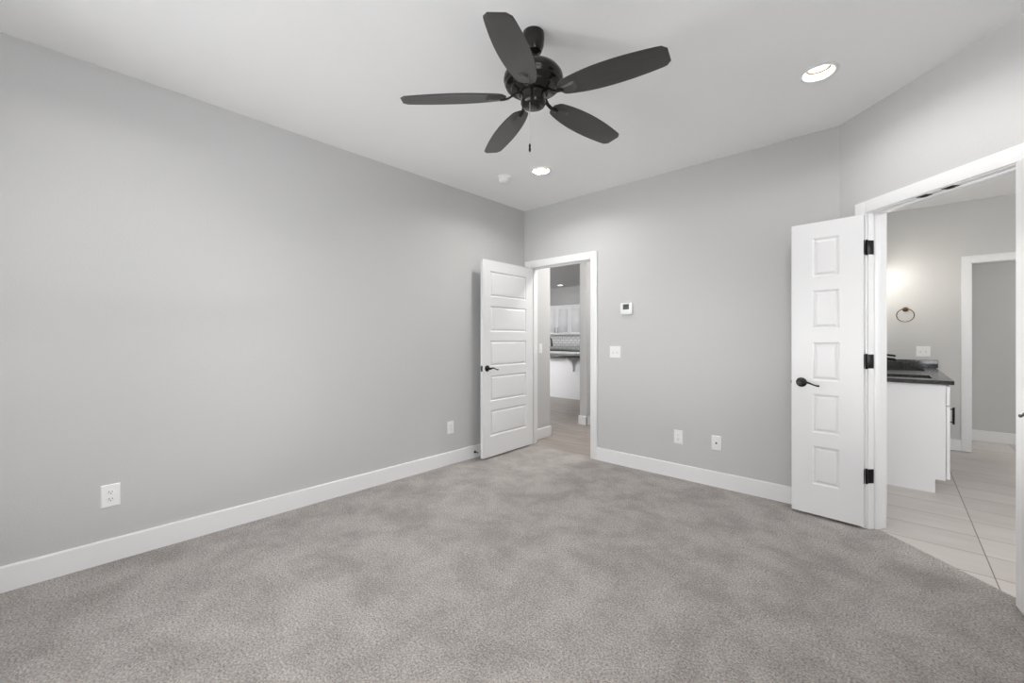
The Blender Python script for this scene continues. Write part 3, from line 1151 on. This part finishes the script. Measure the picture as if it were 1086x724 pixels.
# local: x = u, y = 0..-thick, z = along y  ->  x, y = CY0 + z, z = CTT + y
for v in bm.verts:
    v.co = Vector((3.0 + v.co.x, CY0 + v.co.z, CTT + v.co.y))
bmesh.ops.recalc_face_normals(bm, faces=bm.faces)
obj('slab', bm, M['granite'], ct)
obj('side_splash', one_box(3.0, 3.600, BATH_Y - .020, BATH_Y, CTT, .995, .002), M['granite'], ct)
obj('back_splash', one_box(3.0, 3.020, CY0, BATH_Y - .020, CTT, .995, .002), M['granite'], ct)
for s in sinks:
    bm = bmesh.new()
    t = .006
    x0, x1, y0, y1, zb = SX0 - .004, SX1 + .004, s[0] - .004, s[1] + .004, .745
    ring_o = [(x0, y0), (x1, y0), (x1, y1), (x0, y1)]
    top = [bm.verts.new((x, y, CTB)) for x, y in ring_o]
    low = [bm.verts.new((x + (.03 if x == x0 else -.03), y + (.03 if y == y0 else -.03), zb)) for x, y in ring_o]
    for i in range(4):
        j = (i + 1) % 4
        bm.faces.new((top[i], top[j], low[j], low[i]))
    bm.faces.new(low)
    bmesh.ops.recalc_face_normals(bm, faces=bm.faces)
    for f in bm.faces:
        f.normal_flip()
    obj('sink_basin', bm, M['sink'], ct, label='dark undermount sink')


def faucet(y, label):
    root = thing('bathroom_faucet', label, 'faucet', (3.065, y, CTT), 0, group='vanity faucets')
    obj('spout_base', lathe_new([(0, 0), (.026, 0), (.026, .006), (.016, .012), (.0145, .11), (0, .11)], 20), M['black'], root)
    bm = bmesh.new()
    tube(bm, [(0, 0, .10), (.004, 0, .132), (.03, 0, .152), (.07, 0, .156), (.13, 0, .150), (.168, 0, .146), (.178, 0, .136)], [.0135, .013, .012, .0115, .011, .011, .011], 12)
    obj('spout', bm, M['black'], root)
    for s in (-1, 1):
        h = obj('faucet_handle', lathe_new([(0, 0), (.022, 0), (.021, .006), (.012, .012), (.011, .05), (0, .052)], 18, Matrix.Translation((0, s * .10, 0))), M['black'], root)
        bm = bmesh.new()
        tube(bm, [(0, s * .10, .046), (0, s * .15, .056)], [.006, .0045], 10)
        obj('lever', bm, M['black'], h)


faucet(1.42, 'black vanity faucet at the sink near the end panel')
faucet(2.50, 'black vanity faucet at the sink by the towel ring wall')

tr = thing('towel_ring', 'bronze towel ring hanging on the warm grey bathroom wall', 'towel ring', (3.330, BATH_Y, 1.583), 0)
ry = Matrix.Rotation(R(90), 4, 'X')
obj('mount', lathe_new([(0, 0), (.027, 0), (.027, .006), (.020, .012), (.011, .016), (.010, .040), (.014, .044), (.014, .052), (.009, .058), (0, .058)], 26, ry), M['brass'], tr)
bm = bmesh.new()
rr = .076
tube(bm, [(rr * math.sin(2 * PI * k / 40), -.046 + .012 * (1 - math.cos(2 * PI * k / 40)), -.070 + rr * math.cos(2 * PI * k / 40)) for k in range(40)], .0048, 10, close=True)
obj('ring', bm, M['brass'], tr, 60)

vl = thing('vanity_light', 'three shade wall lamp over the far sink hidden by the jamb', 'wall lamp', (3.0, 2.45, 2.12), 0)
obj('back_plate', one_box(0, .022, -.28, .28, -.04, .04, .004), M['black'], vl)
for k in (-1, 0, 1):
    s = obj('lamp_shade', lathe_new([(.030, .075), (.034, .060), (.052, -.055), (.054, -.060), (.050, -.058), (.030, .060)], 24, Matrix.Translation((.105, k * .2, 0)), cap=False), M['shade'], vl)
    bm = bmesh.new()
    tube(bm, [(.02, k * .2, 0.03), (.06, k * .2, .085), (.105, k * .2, .085), (.105, k * .2, .060)], .007, 10)
    obj('lamp_arm', bm, M['black'], vl)
    l = bpy.data.lights.new('bulb', 'POINT')
    l.energy = 4
    l.shadow_soft_size = .035
    l.color = (1, .95, .87)
    o = bpy.data.objects.new('vanity_bulb', l)
    o.location = (3.105, 2.45 + k * .2, 2.045)
    COL.objects.link(o)

# ------------------------------------------------------------------ kitchen beyond the hall
island = thing('kitchen_island', 'white panelled kitchen island seen through the hall doorway', 'kitchen island', (0, 0, 0))
IY = 3.35
obj('island_body', one_box(-3.6, -1.1, IY, IY + .62, -.006, .852, .003), M['cabinet'], island)
for cx in (-2.75, -1.585):
    bm = bmesh.new()
    # bracket profile: top .20 out from the panel, curving down to the panel
    pr = [(0, .852), (-.215, .852), (-.215, .822)]
    for k in range(9):
        t = k / 8
        pr.append((-.195 + .155 * math.sin(t * PI / 2), .812 - .20 * (1 - math.cos(t * PI / 2))))
    pr += [(-.040, .575), (0, .560)]
    a = [bm.verts.new((cx - .022, IY + y, zz)) for y, zz in pr]
    b = [bm.verts.new((cx + .022, IY + y, zz)) for y, zz in pr]
    for i in range(len(pr)):
        j = (i + 1) % len(pr)
        bm.faces.new((a[i], a[j], b[j], b[i]))
    bm.faces.new(a[::-1])
    bm.faces.new(b)
    bmesh.ops.recalc_face_normals(bm, faces=bm.faces)
    obj('corbel', bm, M['cabinet'], island)
tag(obj('island_worktop', one_box(-3.64, -1.06, IY - .28, IY + .66, .852, .893, .004), M['granite']),
    'black stone top of the kitchen island overhanging its corbel', 'countertop')

kf = thing('kitchen_faucet', 'black gooseneck kitchen faucet at the edge of the hall wall', 'faucet', (-2.60, IY + .35, .893), 0)
obj('faucet_body', lathe_new([(0, 0), (.028, 0), (.027, .02), (.018, .03), (.017, .16), (0, .16)], 18), M['black'], kf)
bm = bmesh.new()
pts = [(0, 0, .15), (0, 0, .27)]
for k in range(1, 13):
    t = PI * k / 12
    pts.append((.10 - .10 * math.cos(t), 0, .27 + .10 * math.sin(t)))
pts.append((.205, 0, .20))
tube(bm, pts, .014, 12)
obj('gooseneck', bm, M['black'], kf)
bm = bmesh.new()
tube(bm, [(.2, 0, .262), (.206, 0, .16)], [.016, .020], 12)
obj('spray_head', bm, M['black'], kf)

# base cabinets and back worktop along the kitchen wall
for i, x0 in enumerate((-5.42, -4.44, -3.54, -2.62)):
    x1 = (-4.44, -3.54, -2.62, -1.6)[i] - .004
    bc = thing('base_cabinet', ['white base cabinet at the far kitchen wall behind the faucet', 'white base cabinet under the middle wall cabinet', 'white base cabinet under the wall cabinet beside the stub wall',
                                'white base cabinet hidden behind the stub wall'][i], 'cabinet', (x0, 5.80, 0), group='kitchen base cabinets')
    w = x1 - x0
    bm = one_box(0, w, .02, .599, .1, .872, .002)
    box(bm, 0, w, .08, .599, 0, .1)
    obj('cabinet_body', bm, M['cabinet'], bc)
    for k in range(2):
        d = obj('cabinet_door', one_box(w / 2 * k + .003, w / 2 * (k + 1) - .003, 0, .02, .11, .862, .003), M['cabinet'], bc)
        hx = w / 2 + (-.045 if k == 0 else .045)
        obj('handle', pull_bm((hx, 0, .76), (0, 0, 1), .14, (0, -1, 0)), M['black'], d)
tag(obj('kitchen_worktop', one_box(-5.46, -1.58, 5.76, 6.399, .8725, .914, .003), M['granite']), 'black stone worktop along the far kitchen wall', 'countertop')
struct('trim_backsplash', one_box(-5.46, -1.58, 6.388, 6.40, .9145, 1.338), M['subway'], 'white subway tile backsplash under the kitchen cabinets', 'backsplash')

UPL = ['white wall cabinet beside the kitchen faucet, cut off by the hall wall',
       'white wall cabinet whose two doors show fully with paired pulls',
       'white wall cabinet partly hidden by the narrow stub wall',
       'white wall cabinet hidden behind the stub wall']
UX = [(-5.40, -4.435), (-4.43, -3.557), (-3.552, -2.60), (-2.595, -1.62)]
for (x0, x1), lb in zip(UX, UPL):
    w = x1 - x0
    uc = thing('wall_cabinet', lb, 'cabinet', (x0, 6.06, 1.338), group='kitchen wall cabinets')
    bm = one_box(0, w, .02, .34, 0, .80, .002)
    box(bm, -.002, w + .002, -.008, .34, .80, .845, .006)
    obj('cabinet_body', bm, M['cabinet'], uc)
    for k in range(2):
        u0, u1 = w / 2 * k + .0035, w / 2 * (k + 1) - .0035
        bm = bmesh.new()
        f = .055
        box(bm, u0, u0 + f, 0, .02, .004, .795, .0015)
        box(bm, u1 - f, u1, 0, .02, .004, .795, .0015)
        box(bm, u0 + f, u1 - f, 0, .02, .004, .004 + f, .0015)
        box(bm, u0 + f, u1 - f, 0, .02, .795 - f, .795, .0015)
        box(bm, u0 + f, u1 - f, .009, .02, .004 + f, .795 - f)
        d = obj('cabinet_door', bm, M['cabinet'], uc)
        hx = w / 2 + (-.05 if k == 0 else .05)
        obj('handle', pull_bm((hx, 0, .13), (0, 0, 1), .15, (0, -1, 0), .032), M['black'], d, label='dark bar pull')
